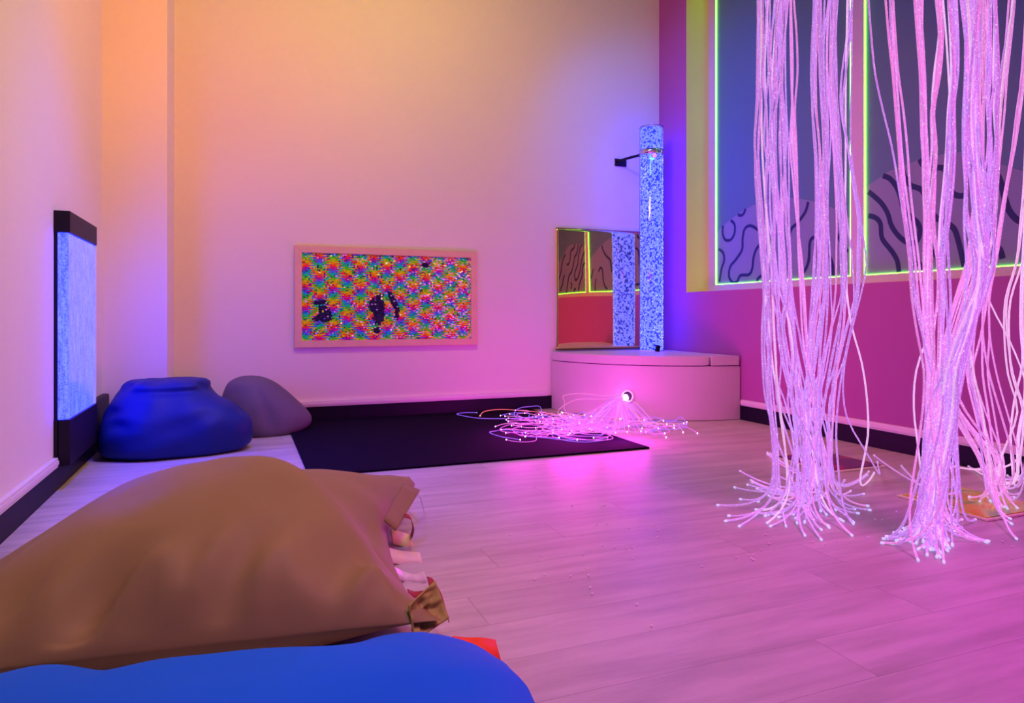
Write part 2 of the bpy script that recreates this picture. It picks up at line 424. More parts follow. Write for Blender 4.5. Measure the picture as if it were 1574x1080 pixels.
# ------------------------------------------------------------------ corner plinth, mirror and bubble column
PC, PR = (XR-.012, YB-.024), 1.085
def arc(r, n=40, a0=180.0, a1=270.0):
    return [(PC[0]+r*math.cos(math.radians(a0+(a1-a0)*i/n)), PC[1]+r*math.sin(math.radians(a0+(a1-a0)*i/n))) for i in range(n+1)]
t = thing('corner_plinth', 'cream padded quarter-round plinth in the corner, with a lit porthole', 'plinth', (PC[0]-.5, PC[1]-.5, 0))
bm = bmesh.new(); prism(bm, [PC]+arc(PR), 0.004, .412)
es = [e for e in bm.edges if abs(e.verts[0].co.z-.412) < 1e-4 and abs(e.verts[1].co.z-.412) < 1e-4]
bmesh.ops.bevel(bm, geom=es, offset=.006, segments=2, affect='EDGES')
HA = math.radians(223.5)
hx, hy, hz = PC[0]+PR*math.cos(HA), PC[1]+PR*math.sin(HA), .176
nrm = Vector((math.cos(HA), math.sin(HA), 0)); tang = Vector((-math.sin(HA), math.cos(HA), 0))
rel(obj('body', bm, M_VINYL, t))
def cushion(a0, a1):
    r = PR+.006
    P = arc(r, 30, a0, a1)
    poly = [(PC[0]+.02*math.cos(math.radians((a0+a1)/2)), PC[1]+.02*math.sin(math.radians((a0+a1)/2)))]+P
    bm = bmesh.new(); prism(bm, poly, .418, .488)
    bmesh.ops.bevel(bm, geom=list(bm.edges), offset=.018, segments=4, profile=.6, affect='EDGES', clamp_overlap=True)
    o = rel(obj('seat_pad', bm, M_VINYL, t)); 
    for p in o.data.polygons: p.use_smooth = abs(p.normal.z) < .99
    return o
cushion(180.6, 256.2); cushion(256.9, 269.4)
bm = bmesh.new()                                  # porthole ring and bore
for k, (r0, r1, d0, d1) in enumerate(((.036, .052, .006, .006),)):
    seg = 36; rg = []
    for r, d in ((.036, -.002), (.036, .008), (.046, .011), (.053, .006), (.053, -.002)):
        rg.append([bm.verts.new(Vector((hx, hy, hz))+nrm*d+tang*(r*math.cos(2*PI*j/seg))+Vector((0, 0, r*math.sin(2*PI*j/seg)))) for j in range(seg)])
    for a, b in zip(rg, rg[1:]):
        for j in range(seg): bm.faces.new((a[j], a[(j+1) % seg], b[(j+1) % seg], b[j]))
rel(obj('porthole_ring', bm, M_WHITE, t, True))
bm = bmesh.new(); seg = 36
cv = [bm.verts.new(Vector((hx, hy, hz))+nrm*.002+tang*(.038*math.cos(2*PI*j/seg))+Vector((0, 0, .038*math.sin(2*PI*j/seg)))) for j in range(seg)]
bm.faces.new(cv); rel(obj('porthole_opening', bm, M_BLACK, t))

# mirror on the back wall, slightly bowed acrylic
def mirror():
    x0, x1, z0, z1 = 2.515, 3.50, .500, 1.552
    bm = bmesh.new(); nx, nz = 40, 40; G = []
    for j in range(nz+1):
        row = []
        for i in range(nx+1):
            a, b = i/nx, j/nz
            d = .012 + .010*a + .004*math.sin(PI*b) + .0025*math.sin(2*PI*a)*b
            row.append(bm.verts.new((x0+(x1-x0)*a, YB-.006-d, z0+(z1-z0)*b)))
        G.append(row)
    for j in range(nz):
        for i in range(nx): bm.faces.new((G[j][i], G[j][i+1], G[j+1][i+1], G[j+1][i]))
    r = bmesh.ops.extrude_face_region(bm, geom=list(bm.faces))
    for v in [g for g in r['geom'] if isinstance(g, bmesh.types.BMVert)]: v.co.y += .004
    o = obj('wall_mirror', bm, M_MIRROR, None, True)
    tag(o, 'frameless square acrylic mirror standing on the plinth against the back wall', 'mirror')
    for p in o.data.polygons: p.use_smooth = True
    o.data.shade_flat() if False else None
    return o
mirror()

TX, TY, TR = 3.318, 5.085, .103
t = thing('bubble_column', 'tall clear bubble tube lit blue, standing on the corner plinth', 'bubble lamp', (TX, TY, .489))
bm = bmesh.new(); lathe(bm, [(TR-.006, .497), (TR-.006, 2.415)], TX, TY, 40); rel(obj('water', bm, M_TUBEWATER, t, False)).data.shade_smooth()
bm = bmesh.new(); lathe(bm, [(TR, .49), (TR, 2.425), (TR-.004, 2.43), (TR-.004, 2.42)], TX, TY, 48, False); rel(obj('acrylic_tube', bm, M_CLEAR, t, True))
bm = bmesh.new(); lathe(bm, [(TR+.001, .489), (TR+.001, .497), (TR-.008, .498)], TX, TY, 48, False); rel(obj('base_ring', bm, M_WHITE, t, True))
bm = bmesh.new()
for _ in range(900):
    a = random.uniform(PI*.9, PI*2.1); z = .5+1.75*random.random()**1.15
    r = random.uniform(.0016, .0042)
    bmesh.ops.create_icosphere(bm, subdivisions=1, radius=r)
    off = Vector((TX+(TR-.0045)*math.cos(a), TY+(TR-.0045)*math.sin(a), z))
    for v in bm.verts[-12:]: v.co = v.co+off
o = rel(obj('bubbles', bm, M_BUBBLE, t)); o['kind'] = 'stuff'
zb = 2.205
bm = bmesh.new(); lathe(bm, [(TR+.001, zb-.022), (TR+.005, zb-.022), (TR+.005, zb+.022), (TR+.001, zb+.022)], TX, TY, 48, False); rel(obj('steel_collar', bm, M_STEEL, t, True))
bm = bmesh.new(); tube(bm, [Vector((TX-TR*.75, TY+TR*.55, zb-.01)), Vector((TX-.16, TY+.12, zb-.03)), Vector((TX-.19, YB-.012, zb-.035))], .012, 8)
box(bm, (TX-.215, YB-.012, zb-.075), (TX-.10, YB, zb-.01), .003)
rel(obj('wall_bracket', bm, M_BLACK, t))
fa = math.radians(252)
bm = bmesh.new(); bmesh.ops.create_icosphere(bm, subdivisions=3, radius=.018, matrix=__import__('mathutils').Matrix.Translation((TX+TR*.9*math.cos(fa), TY+TR*.9*math.sin(fa), 2.165)))
rel(obj('glow_ball', bm, emat('pink_glow', (1, .12, .45), 1.4), t, True))['label'] = 'small pink glowing ball'  # pink spot below the collar, glow put into its colour
bm = bmesh.new(); bmesh.ops.create_icosphere(bm, subdivisions=3, radius=1, matrix=__import__('mathutils').Matrix.Translation((TX+TR*.9*math.cos(fa-.15), TY+TR*.9*math.sin(fa-.15), 2.135)) @ __import__('mathutils').Matrix.Diagonal((.034, .010, .012, 1)))
rel(obj('glow_oval', bm, emat('green_glow', (.1, 1, .55), 1.2), t, True))['label'] = 'small green glowing oval'  # green streak below the collar, its material given a glow
ha = math.radians(262)
bm = bmesh.new(); box(bm, (-.018, -.012, 0), (.018, .012, .055), .005)
o = rel(obj('drain_clip', bm, M_BLACK, t)); o.location = Vector((TX+(TR+.006)*math.cos(ha), TY+(TR+.006)*math.sin(ha), .489))-t.location; o.rotation_euler = (0, .25, 0)

# ------------------------------------------------------------------ sequin board
def sequin_mat():
    S = N('rainbow_sequins').set(rough=0.4, spec=0.2)
    tc = S.n('TexCoord'); sx = S.n('SeparateXYZ'); S.l(tc.outputs['Object'], sx.inputs[0])
    X, Z = sx.outputs[0], sx.outputs[2]                     # metres from the lower left corner of the sheet
    q = .0085
    ix = S.math('FLOOR', S.math('DIVIDE', X, q*1.45)); iz = S.math('FLOOR', S.math('DIVIDE', Z, q))
    cb = S.n('CombineXYZ'); S.l(ix, cb.inputs[0]); S.l(iz, cb.inputs[1])
    wn = S.n('TexWhiteNoise', noise_dimensions='2D'); S.l(cb.outputs[0], wn.inputs['Vector'])
    rnd = wn.outputs[0]; sc = S.n('SeparateColor'); S.l(wn.outputs[1], sc.inputs[0])
    qx = S.math('MULTIPLY', ix, q*1.45); qz = S.math('MULTIPLY', iz, q)
    par = S.math('MODULO', S.math('ADD', iz, S.math('GREATER_THAN', rnd, .8)), 2.0)
    sign = S.math('SUBTRACT', S.math('MULTIPLY', par, 2.0), 1.0)
    hue = S.math('FRACT', S.math('ADD', S.math('ADD', S.math('DIVIDE', qz, .153), .36),
                                 S.math('ADD', S.math('MULTIPLY', sign, S.math('DIVIDE', S.math('SUBTRACT', qx, .02), .205)), S.math('MULTIPLY', sc.outputs[0], .05))))
    r = S.n('ValToRGB'); S.l(hue, r.inputs[0]); e = r.color_ramp.elements
    stops = [(0, (.95, .0, .04)), (.12, (.90, .20, .0)), (.27, (.85, .98, .0)), (.42, (.12, 1.0, .0)), (.50, (.0, 1.0, .02)), (.62, (.0, 1.0, .40)), (.74, (.0, .22, .95)), (.87, (.35, .0, .60)), (1, (.95, .0, .04))]
    e[0].position, e[0].color = 0, (*stops[0][1], 1); e[1].position, e[1].color = 1, (*stops[-1][1], 1)
    for p, c in stops[1:-1]: x = e.new(p); x.color = (*c, 1)
    # sparkle painted in as white sequins, denser towards the right
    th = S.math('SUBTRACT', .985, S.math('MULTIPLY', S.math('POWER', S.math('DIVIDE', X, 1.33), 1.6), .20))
    sparkle = S.math('GREATER_THAN', sc.outputs[1], th)
    # bare dark patches where sequins are brushed over
    def ell(cx, cz, rx, rz, sl=0):
        dx = S.math('DIVIDE', S.math('ADD', S.math('SUBTRACT', X, cx), S.math('MULTIPLY', S.math('SUBTRACT', Z, cz), sl)), rx)
        dz = S.math('DIVIDE', S.math('SUBTRACT', Z, cz), rz)
        d = S.math('ADD', S.math('MULTIPLY', dx, dx), S.math('MULTIPLY', dz, dz))
        return S.math('LESS_THAN', S.math('ADD', d, S.math('MULTIPLY', S.math('SUBTRACT', sc.outputs[2], .5), .7)), 1.0)
    dark = ell(.165, .20, .050, .075, .25)
    for a in ((.135, .29, .055, .022), (.15, .165, .075, .026), (.575, .235, .050, .125), (.54, .27, .045, .06), (.56, .075, .025, .03), (.69, .30, .026, .085, .45), (.715, .20, .018, .05), (.95, .59, .035, .02)):
        dark = S.math('MAXIMUM', dark, ell(*a))
    c = S.mix(sparkle, r.outputs[0], (.95, .95, .95)); c = S.mix(S.math('MULTIPLY', dark, S.math('LESS_THAN', sc.outputs[1], .93)), c, (.012, .008, .06))
    gap = S.math('LESS_THAN', S.math('ABSOLUTE', S.math('SUBTRACT', rnd, .5)), .035)
    c = S.mix(gap, c, (.05, .03, .10)); S.l(c, S.p.inputs['Base Color'])
    S.l(S.math('MULTIPLY', sparkle, .6), S.p.inputs['Metallic'])
    # every sequin tips its own way
    nm = S.n('NewGeometry'); vm = S.n('VectorMath', operation='MULTIPLY_ADD'); S.l(wn.outputs[1], vm.inputs[0])
    vm.inputs[1].default_value = (.7, .7, .7); vm.inputs[2].default_value = (-.35, -.35, -.35)
    va = S.n('VectorMath', operation='ADD'); S.l(vm.outputs[0], va.inputs[0]); S.l(nm.outputs['Normal'], va.inputs[1])
    vn = S.n('VectorMath', operation='NORMALIZE'); S.l(va.outputs[0], vn.inputs[0]); S.l(vn.outputs[0], S.p.inputs['Normal'])
    return S.m
bx0, bx1, bz0, bz1 = .372, 1.800, .557, 1.318
t = thing('sequin_board', 'wide rainbow reversible-sequin board in a pale wood frame on the back wall', 'wall board', (bx0, YB, bz0))
fw, d0 = .052, .032
bm = bmesh.new()
o4 = [(bx0, bz0), (bx1, bz0), (bx1, bz1), (bx0, bz1)]; i4 = [(bx0+fw, bz0+fw), (bx1-fw, bz0+fw), (bx1-fw, bz1-fw), (bx0+fw, bz1-fw)]
for k in range(4):
    a, b, c, d = o4[k], o4[(k+1) % 4], i4[(k+1) % 4], i4[k]
    vs = [bm.verts.new((p[0], y, p[1])) for y in (YB-.001, YB-d0) for p in (a, b, c, d)]
    for f in ((0, 1, 2, 3), (4, 5, 6, 7), (0, 1, 5, 4), (1, 2, 6, 5), (2, 3, 7, 6), (3, 0, 4, 7)): bm.faces.new([vs[i] for i in f])
bmesh.ops.recalc_face_normals(bm, faces=bm.faces)
bmesh.ops.bevel(bm, geom=[e for e in bm.edges], offset=.002, segments=2, affect='EDGES')
rel(obj('frame', bm, M_WOOD, t))
bm = bmesh.new(); box(bm, (0, -.006, 0), (bx1-bx0-2*fw+.004, 0, bz1-bz0-2*fw+.004))
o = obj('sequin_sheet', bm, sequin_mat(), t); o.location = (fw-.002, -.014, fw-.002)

# ------------------------------------------------------------------ blue bubble-wall lamp on the left wall
LY0, LY1, LX = 3.654, 4.28, -.737
t = thing('wall_bubble_lamp', 'blue glowing bubble-wall panel with black cap and base on the left wall', 'wall lamp', (XL, LY0, .113))
bm = bmesh.new(); box(bm, (XL+.001, LY0, 1.177), (LX+.012, LY1+.004, 1.276), .003); rel(obj('cap', bm, M_BLACK, t))
bm = bmesh.new(); box(bm, (XL+.013, LY0, .113), (LX+.012, LY1+.004, .322), .003); box(bm, (XL+.001, LY0, .157), (XL+.02, LY1, .322)); rel(obj('base', bm, M_BLACK, t))
bm = bmesh.new(); box(bm, (XL+.001, LY0+.006, .322), (XL+.014, LY1, 1.177)); rel(obj('back_plate', bm, M_BLACK, t))
bm = bmesh.new(); box(bm, (XL+.014, LY0+.008, .322), (LX+.004, LY1-.004, 1.177), .006); rel(obj('water_panel', bm, M_LAMPWATER, t))
bm = bmesh.new(); box(bm, (LX-.001, LY1-.010, .322), (LX+.009, LY1, 1.177), .002); rel(obj('edge_strip', bm, M_WHITE, t))
bm = bmesh.new(); box(bm, (XL+.013, 4.30, .112), (-.752, PY-.014, .318), .012); box(bm, (XL+.001, 4.30, .157), (XL+.02, PY-.014, .318))
tag(obj('cable_box', bm, M_BLACK), 'low black box on the left wall between the blue lamp and the column', 'cable box')

# ------------------------------------------------------------------ floor mat
bm = bmesh.new(); box(bm, (.312, 3.503, .001), (2.272, YB-.014, .012), .003)
tag(obj('floor_mat', bm, M_CARPET), 'dark purple-black rectangular mat on the floor under the sequin board', 'mat')

# ------------------------------------------------------------------ bean bags and floor cushions
def ring_bag(name, rings, mat, amp, seed, nring=44, seg=72, folds=(), **kw):
    """closed sack from horizontal rings (z, cx, cy, rx, ry, power, turn)"""
    bm = bmesh.new(); G = []
    z0, z1 = rings[0][0], rings[-1][0]
    for i in range(nring+1):
        s = i/nring; k = s*(len(rings)-1); a = min(int(k), len(rings)-2); f = k-a
        P = [Vector(rings[max(0, min(len(rings)-1, a+d))]+(0,)*0) for d in (-1, 0, 1, 2)]
        v = [0.5*((2*P[1][c])+(P[2][c]-P[0][c])*f+(2*P[0][c]-5*P[1][c]+4*P[2][c]-P[3][c])*f*f+(3*P[1][c]-P[0][c]-3*P[2][c]+P[3][c])*f**3) for c in range(len(rings[0]))]
        row = []
        for j in range(seg):
            th = 2*PI*j/seg; c_, s_ = math.cos(th), math.sin(th); pw = 2/max(v[5], 1)
            x = v[3]*math.copysign(abs(c_)**pw, c_); y = v[4]*math.copysign(abs(s_)**pw, s_)
            x, y = x*math.cos(v[6])-y*math.sin(v[6]), x*math.sin(v[6])+y*math.cos(v[6])
            p = Vector((v[1]+x, v[2]+y, v[0]))
            d = (noise.noise(Vector((p.x*4+seed, p.y*4, p.z*5)))+.5*noise.noise(Vector((p.x*9, p.y*9+seed, p.z*12))))*amp
            # radial pleats that gather towards the top and the bottom seam
            d += .4*math.sin(th*9+3*noise.noise(Vector((c_*2, s_*2, seed))))*amp*.5*(abs(2*s-1)**2)
            for (ft, fz, fw_, fh, fd) in folds:
                dd = math.atan2(math.sin(th-ft), math.cos(th-ft))
                d -= fd*math.exp(-((dd/fw_)**2)-((s-fz)/fh)**2)
            w_ = sstep(0, .12, s)
            row.append(bm.verts.new(p+Vector((c_, s_, .35*(s-.3)))*d*w_))
        G.append(row)
    for i in range(nring):
        for j in range(seg): bm.faces.new((G[i][j], G[i][(j+1) % seg], G[i+1][(j+1) % seg], G[i+1][j]))
    bm.faces.new(G[0][::-1]); bm.faces.new(G[-1])
    for v in bm.verts: v.co.z = max(v.co.z, .003)
    return obj(name, bm, mat, kw.get('parent'), True)

nb = ring_bag('bean_bag', [
    (.003, -.345, 4.47, .34, .24, 2.6, .06), (.03, -.345, 4.47, .385, .275, 2.8, .06), (.09, -.345, 4.47, .400, .29, 2.8, .06), (.15, -.345, 4.47, .395, .29, 2.8, .06),
    (.22, -.35, 4.475, .375, .28, 2.5, .04), (.275, -.365, 4.48, .325, .26, 2.3, .02), (.32, -.39, 4.49, .27, .235, 2.3, 0),
    (.365, -.40, 4.50, .232, .21, 2.6, 0), (.400, -.40, 4.50, .215, .19, 3.0, 0), (.422, -.40, 4.50, .17, .15, 2.6, 0), (.428, -.40, 4.50, .07, .06, 2, 0)],
    M_NAVY, .026, 3.1, folds=((PI*1.85, .78, .35, .06, .03), (PI*1.15, .80, .3, .07, .03), (PI*1.45, .9, .25, .1, .03), (PI*1.12, .45, .25, .07, .035), (PI*1.22, .36, .3, .04, .03), (PI*1.95, .42, .4, .04, .03), (PI*1.6, .70, 1.2, .05, .020)))
tag(nb, 'royal blue bean bag with a lumpy flat top, in the corner by the blue lamp', 'bean bag')
gb = ring_bag('bean_bag', [
    (.003, .16, 4.98, .22, .22, 2.2, .3), (.03, .17, 4.98, .27, .235, 2.2, .3), (.08, .165, 4.98, .295, .24, 2.2, .3), (.14, .15, 4.98, .28, .235, 2.2, .3),
    (.21, .12, 4.98, .245, .22, 2.1, .3), (.28, .09, 4.98, .20, .19, 2, .3), (.34, .065, 4.98, .15, .15, 2, .3), (.375, .055, 4.98, .09, .09, 2, .3), (.388, .05, 4.98, .03, .03, 2, 0)],
    M_GREY, .008, 8.4, folds=((PI*1.45, .4, .12, .25, .02),))
tag(gb, 'smaller grey bean bag behind the royal blue one, by the back wall', 'bean bag')

def pillow(name, X0, X1, Y0, Y1, H, seam, mat, seed, skew, parent, peak=(0, 0), crease=None, xr=None, yf=None, yn=None, amp=.01, nx=90, ny=80, px=2.2, py=2.4, q=.62, lq=0.0, pleat=0.0):
    """large sack lying flat; the seam runs round the edge"""
    def P(a, b, top):
        mx = 1-.07*(1-a*a)*abs(b)**3; my = 1-.07*(1-b*b)*abs(a)**3
        aa, bb = a*my, b*mx
        x = (X0+X1)/2+(X1-X0)/2*aa
        if xr and a > 0: x += (interp(xr, b)[0]-X1)*sstep(0, 1, a)
        y = (Y0+Y1)/2+(Y1-Y0)/2*bb+skew*aa
        if yf and b > 0: y += interp(yf, a)[0]*sstep(0, 1, b)
        if yn and b < 0: y += interp(yn, a)[0]*sstep(0, -1, b)
        zs = seam(a, b)
        A = 1-abs(a-peak[0]*(1-a*a))**px; Bv = 1-abs(b-peak[1]*(1-b*b))**py
        fz = max(A, 0)**(q*(1+lq*sstep(0.1, -1, a)))*max(Bv, 0)**q
        if top:
            z = zs+(H-zs*.6)*fz
            d = noise.noise(Vector((x*3+seed, y*3, 0)))*amp*1.6+noise.noise(Vector((x*8, y*8+seed, 0)))*amp*.5
            edge = max(abs(a), abs(b))
            pl_ = math.sin((a*11 if abs(b) > abs(a) else b*10)+4*noise.noise(Vector((x*3, y*3, seed))))
            d += pl_*amp*1.1*sstep(.55, .9, edge)*(1-sstep(.97, 1, edge))
            if pleat: d += pleat*sstep(-.58, -.84, b)*(1-sstep(-.96, -1, b))*(.5-abs(noise.noise(Vector((x*7-y*3, y*2.5, seed)))*3))*sstep(-1, -.5, a)
            z += d*min(1, fz*3)
            if crease: z += crease(x, y)*min(1, fz*2.5)
        else:
            z = max(.003, zs*(1-min(1, fz*2.2)))
        return Vector((x, y, max(z, .003)))
    bm = bmesh.new(); top, bot = [], []
    U = lambda i, n: math.sin(PI/2*(2*i/n-1))
    for j in range(ny+1):
        top.append([bm.verts.new(P(U(i, nx), U(j, ny), True)) for i in range(nx+1)])
    for j in range(ny+1):
        bot.append([top[j][i] if i in (0, nx) or j in (0, ny) else bm.verts.new(P(U(i, nx), U(j, ny), False)) for i in range(nx+1)])
    for j in range(ny):
        for i in range(nx):
            bm.faces.new((top[j][i], top[j][i+1], top[j+1][i+1], top[j+1][i]))
            q4 = (bot[j][i], bot[j+1][i], bot[j+1][i+1], bot[j][i+1])
            if len(set(q4)) == 4:
                try: bm.faces.new(q4)
                except ValueError: pass
    o = obj(name, bm, mat, parent, True)
    if parent: rel(o)
    return o, P
def strap(name, pts, wid, mat, parent, side, thick=.002):
    """flat ribbon through pts, its width along side"""
    P = catmull([Vector(p) for p in pts], 6); bm = bmesh.new(); S_ = [Vector(side).normalized()*wid/2]*len(P)
    rows = []
    for i, p in enumerate(P):
        t_ = (P[min(i+1, len(P)-1)]-P[max(i-1, 0)]).normalized(); nn = t_.cross(S_[i]).normalized()*thick/2
        rows.append([bm.verts.new(p+a*S_[i]+b*nn) for a, b in ((1, 1), (-1, 1), (-1, -1), (1, -1))])
    for a, b in zip(rows, rows[1:]):
        for k in range(4): bm.faces.new((a[k], a[(k+1) % 4], b[(k+1) % 4], b[k]))
    bm.faces.new(rows[0][::-1]); bm.faces.new(rows[-1])
    return rel(obj(name, bm, mat, parent, True))

# tan floor sack
tan = thing('floor_bean_bag', 'huge tan floor bean bag lying by the left wall, ribbon loops on its right edge', 'bean bag', (-.05, 2.15, 0))
def tan_crease(x, y):
    # fold line running from the top towards the near right corner
    ax, ay, bx_, by = .0, 2.32, .50, 1.60
    dx, dy = bx_-ax, by-ay; L = math.hypot(dx, dy); s = ((x-ax)*dx+(y-ay)*dy)/L; d = (-(x-ax)*dy+(y-ay)*dx)/L   # d>0: beyond the fold
    k = sstep(-.12, .25, s)*(1-sstep(.62, .85, s))
    return k*(.022*math.exp(-((d+.07)/.07)**2)-.060*sstep(-.02, .05, d)*(1-sstep(.10, .5, d)))
def tan_seam(a, b):
    s = .075
    if a > 0: s += .065*sstep(.3, 1, a)*sstep(-.2, 1, b)
    s += -.03*sstep(-.3, -1, -(-a))*0
    return s
TAN_XR = [(-1, .445), (-.9, .435), (-.75, .425), (-.4, .45), (.1, .49), (.4, .55), (.62, .615), (.8, .655), (1, .64)]
tb, TP = pillow('sack', -.755, .60, 1.575, 2.76, .335, tan_seam, M_TAN, 5.2, 0, tan, peak=(.10, -.10), crease=tan_crease, xr=TAN_XR, yf=[(-1, -.42), (-.7, -.20), (-.4, -.05), (-.1, 0), (1, 0)], yn=[(-1, .14), (-.4, .07), (.2, .02), (1, 0)], amp=.010, px=2.0, py=2.3, q=.72, lq=.8, pleat=.045)
# stitched hem flap at the far corner
def patch(name, quad, mat, parent, bulge=.006, n=10, thick=.004, wav=0.0, seed=0):
    a, b, c, d = [Vector(p) for p in quad]; bm = bmesh.new()
    nn = (b-a).cross(d-a).normalized()
    G = []
    for j in range(n+1):
        r = []
        for i in range(n+1):
            s_, t_ = i/n, j/n
            p = (a*(1-s_)+b*s_)*(1-t_)+(d*(1-s_)+c*s_)*t_
            k = 16*s_*(1-s_)*t_*(1-t_)
            r.append(bm.verts.new(p+nn*(bulge*k+wav*noise.noise(Vector((s_*4+seed, t_*6, 1)))*(k**.4))))
        G.append(r)
    for j in range(n):
        for i in range(n): bm.faces.new((G[j][i], G[j][i+1], G[j+1][i+1], G[j+1][i]))
    r = bmesh.ops.extrude_face_region(bm, geom=list(bm.faces))
    for v in [g for g in r['geom'] if isinstance(g, bmesh.types.BMVert)]: v.co -= nn*thick
    return rel(obj(name, bm, mat, parent, True))
patch('hem', (ray_pt(619, 743, 2.46), ray_pt(645, 754, 2.50), ray_pt(608, 816, 2.20), ray_pt(590, 800, 2.18)), M_TAN, tan, .004, 8)
patch('corner_flap', (ray_pt(627, 930, 1.62), ray_pt(667, 893, 1.70), ray_pt(688, 950, 1.66), ray_pt(636, 985, 1.60)), M_OLIVE, tan, .022, 18, .006, .022, 3)['label'] = 'olive corner flap'
E3 = lambda x, y, z: (x, y, z)
def fl(u, v, z=.004): return tuple(on_z(u, v, z))
strap('drawstring', (ray_pt(643, 752, 2.50), ray_pt(647, 768, 2.49), fl(653, 789, .006)), .006, M_WHITE, tan, (0, 1, 0), .004)
strap('ribbon_loop', (ray_pt(622, 792, 2.28), ray_pt(631, 796, 2.28), ray_pt(635, 812, 2.27), fl(632, 824, .006)), .035, M_REDTAG, tan, (.1, 1, .1))['label'] = 'dark red ribbon loop'
strap('ribbon', (fl(602, 824, .03), fl(616, 828, .02), fl(633, 834, .005)), .062, M_YTAG, tan, (0, .62, .45), .006)['label'] = 'pale yellow ribbon'
strap('ribbon', (fl(600, 853, .03), fl(618, 857, .012), fl(648, 860, .005)), .055, M_CTAG, tan, (0, .62, .45))['label'] = 'cream ribbon'
strap('ribbon', (fl(606, 878, .04), fl(622, 886, .010), fl(638, 890, .006), fl(654, 886, .014)), .036, M_GTAG, tan, (0, .62, .45))['label'] = 'silvery ribbon'
strap('ribbon_loop', (fl(628, 910, .06), fl(640, 914, .05), fl(655, 912, .05)), .03, M_REDTAG, tan, (0, 1, .2))['label'] = 'dark red ribbon loop'
strap('ribbon_loop', (ray_pt(658, 893, 1.76), ray_pt(668, 898, 1.755), ray_pt(680, 920, 1.70), ray_pt(688, 948, 1.67)), .04, M_REDTAG, tan, (.1, 1, .25))['label'] = 'dark red ribbon loop'

# cobalt floor cushion nearest the camera
blu = thing('floor_cushion', 'large bright cobalt blue floor cushion in the foreground, orange ribbons on its edge', 'floor cushion', (-.1, 1.0, 0))
def blu_seam(a, b): return .055+.05*sstep(.4, -.8, a)*sstep(-.5, .5, b)
BLU_XR = [(-1, .52), (0, .54), (.35, .56), (.6, .55), (.75, .52), (.88, .46), (1, .38)]
bb, BP = pillow('cushion', -.745, .50, .50, 1.545, .155, blu_seam, M_COBALT, 9.7, 0, blu, peak=(0, .05), xr=BLU_XR, yf=[(-1, .06), (-.3, .03), (.3, .0), (1, 0)], amp=.008, px=4.0, py=3.4, q=.6)
strap('ribbon', (fl(700, 996, .07), fl(722, 998, .055), fl(745, 998, .05), fl(766, 1001, .03)), .055, M_ORTAG, blu, (0, .6, .5))['label'] = 'bright orange ribbon'
strap('ribbon', (fl(765, 1042, .04), fl(778, 1046, .03), fl(796, 1052, .02)), .04, M_ORTAG, blu, (.3, .6, .5))['label'] = 'bright orange ribbon'

# ------------------------------------------------------------------ gel-filled floor tiles
def gel(name, ca, cb, cc, seed):
    S = N(name).set(rough=.22)
    tc = S.n('TexCoord'); mp = S.n('Mapping'); mp.inputs['Location'].default_value = (seed, seed*2, 0); S.l(tc.outputs['Object'], mp.inputs[0])
    n1 = S.n('TexNoise'); n1.inputs['Scale'].default_value = 5; n1.inputs['Distortion'].default_value = 1.5; S.l(mp.outputs[0], n1.inputs[0])
    r = S.n('ValToRGB'); S.l(n1.outputs['Fac'], r.inputs[0]); e = r.color_ramp.elements
    e[0].position = .42; e[0].color = (*ca, 1); e[1].position = .62; e[1].color = (*cc, 1); x = e.new(.5); x.color = (*cb, 1)
    S.l(r.outputs[0], S.p.inputs['Base Color']); return S.m
M_EDGE = plain('cream_tile_edge', (.85, .78, .55), .5)
def tile(x0, y0, x1, y1, label, m):
    t = thing('gel_floor_tile', label, 'floor tile', ((x0+x1)/2, (y0+y1)/2, 0), 'gel floor tiles')
    bm = bmesh.new(); box(bm, (x0, y0, .0012), (x1, y1, .009), .002); rel(obj('tile_base', bm, M_EDGE, t))
    bm = bmesh.new(); box(bm, (x0+.014, y0+.014, .008), (x1-.014, y1-.014, .0125), .003); rel(obj('gel_pad', bm, m, t))
TILES = [(2.77, 2.62, 3.15, 3.03), (2.685, 1.785, 3.085, 2.18)]
tile(*TILES[0], 'navy and dark red gel tile on the floor behind the left fibre bundle', gel('navy_red_gel', (.02, .01, .06), (.05, .01, .06), (.32, .01, .03), 3.3))
tile(*TILES[1], 'yellow and orange gel tile on the floor behind the right fibre bundle', gel('yellow_orange_gel', (.72, .52, .01), (.60, .80, .02), (.22, .50, .04), 1.2))

# ------------------------------------------------------------------ beads spilled on the floor
bead_px = [(358, 90), (442, 117), (600, 115), (587, 121), (893, 145), (775, 174), (796, 174), (563, 211), (614, 205), (719, 228), (838, 213), (864, 239), (136, 260),
           (816, 276), (855, 276), (860, 270), (590, 312), (650, 322), (706, 327), (736, 323), (294, 362), (288, 386), (496, 357), (737, 377), (491, 440), (516, 424), (523, 458),
           (435, 462), (307, 455), (262, 477), (531, 517), (541, 548), (757, 600), (830, 705), (1077, 414), (1246, 371), (1302, 359), (1328, 357), (1317, 374), (1322, 380), (1331, 383),
           (1366, 335), (1404, 304), (1388, 260), (1426, 271), (1286, 172)]
bead_px = [(740+a/3.176, 740+b/3.176) for a, b in bead_px] + [(1350, 738), (1356, 798), (1334, 826), (1378, 786), (1268, 836), (1286, 831), (1249, 833), (1541, 832), (1556, 840), (1345, 798)]
me0 = None
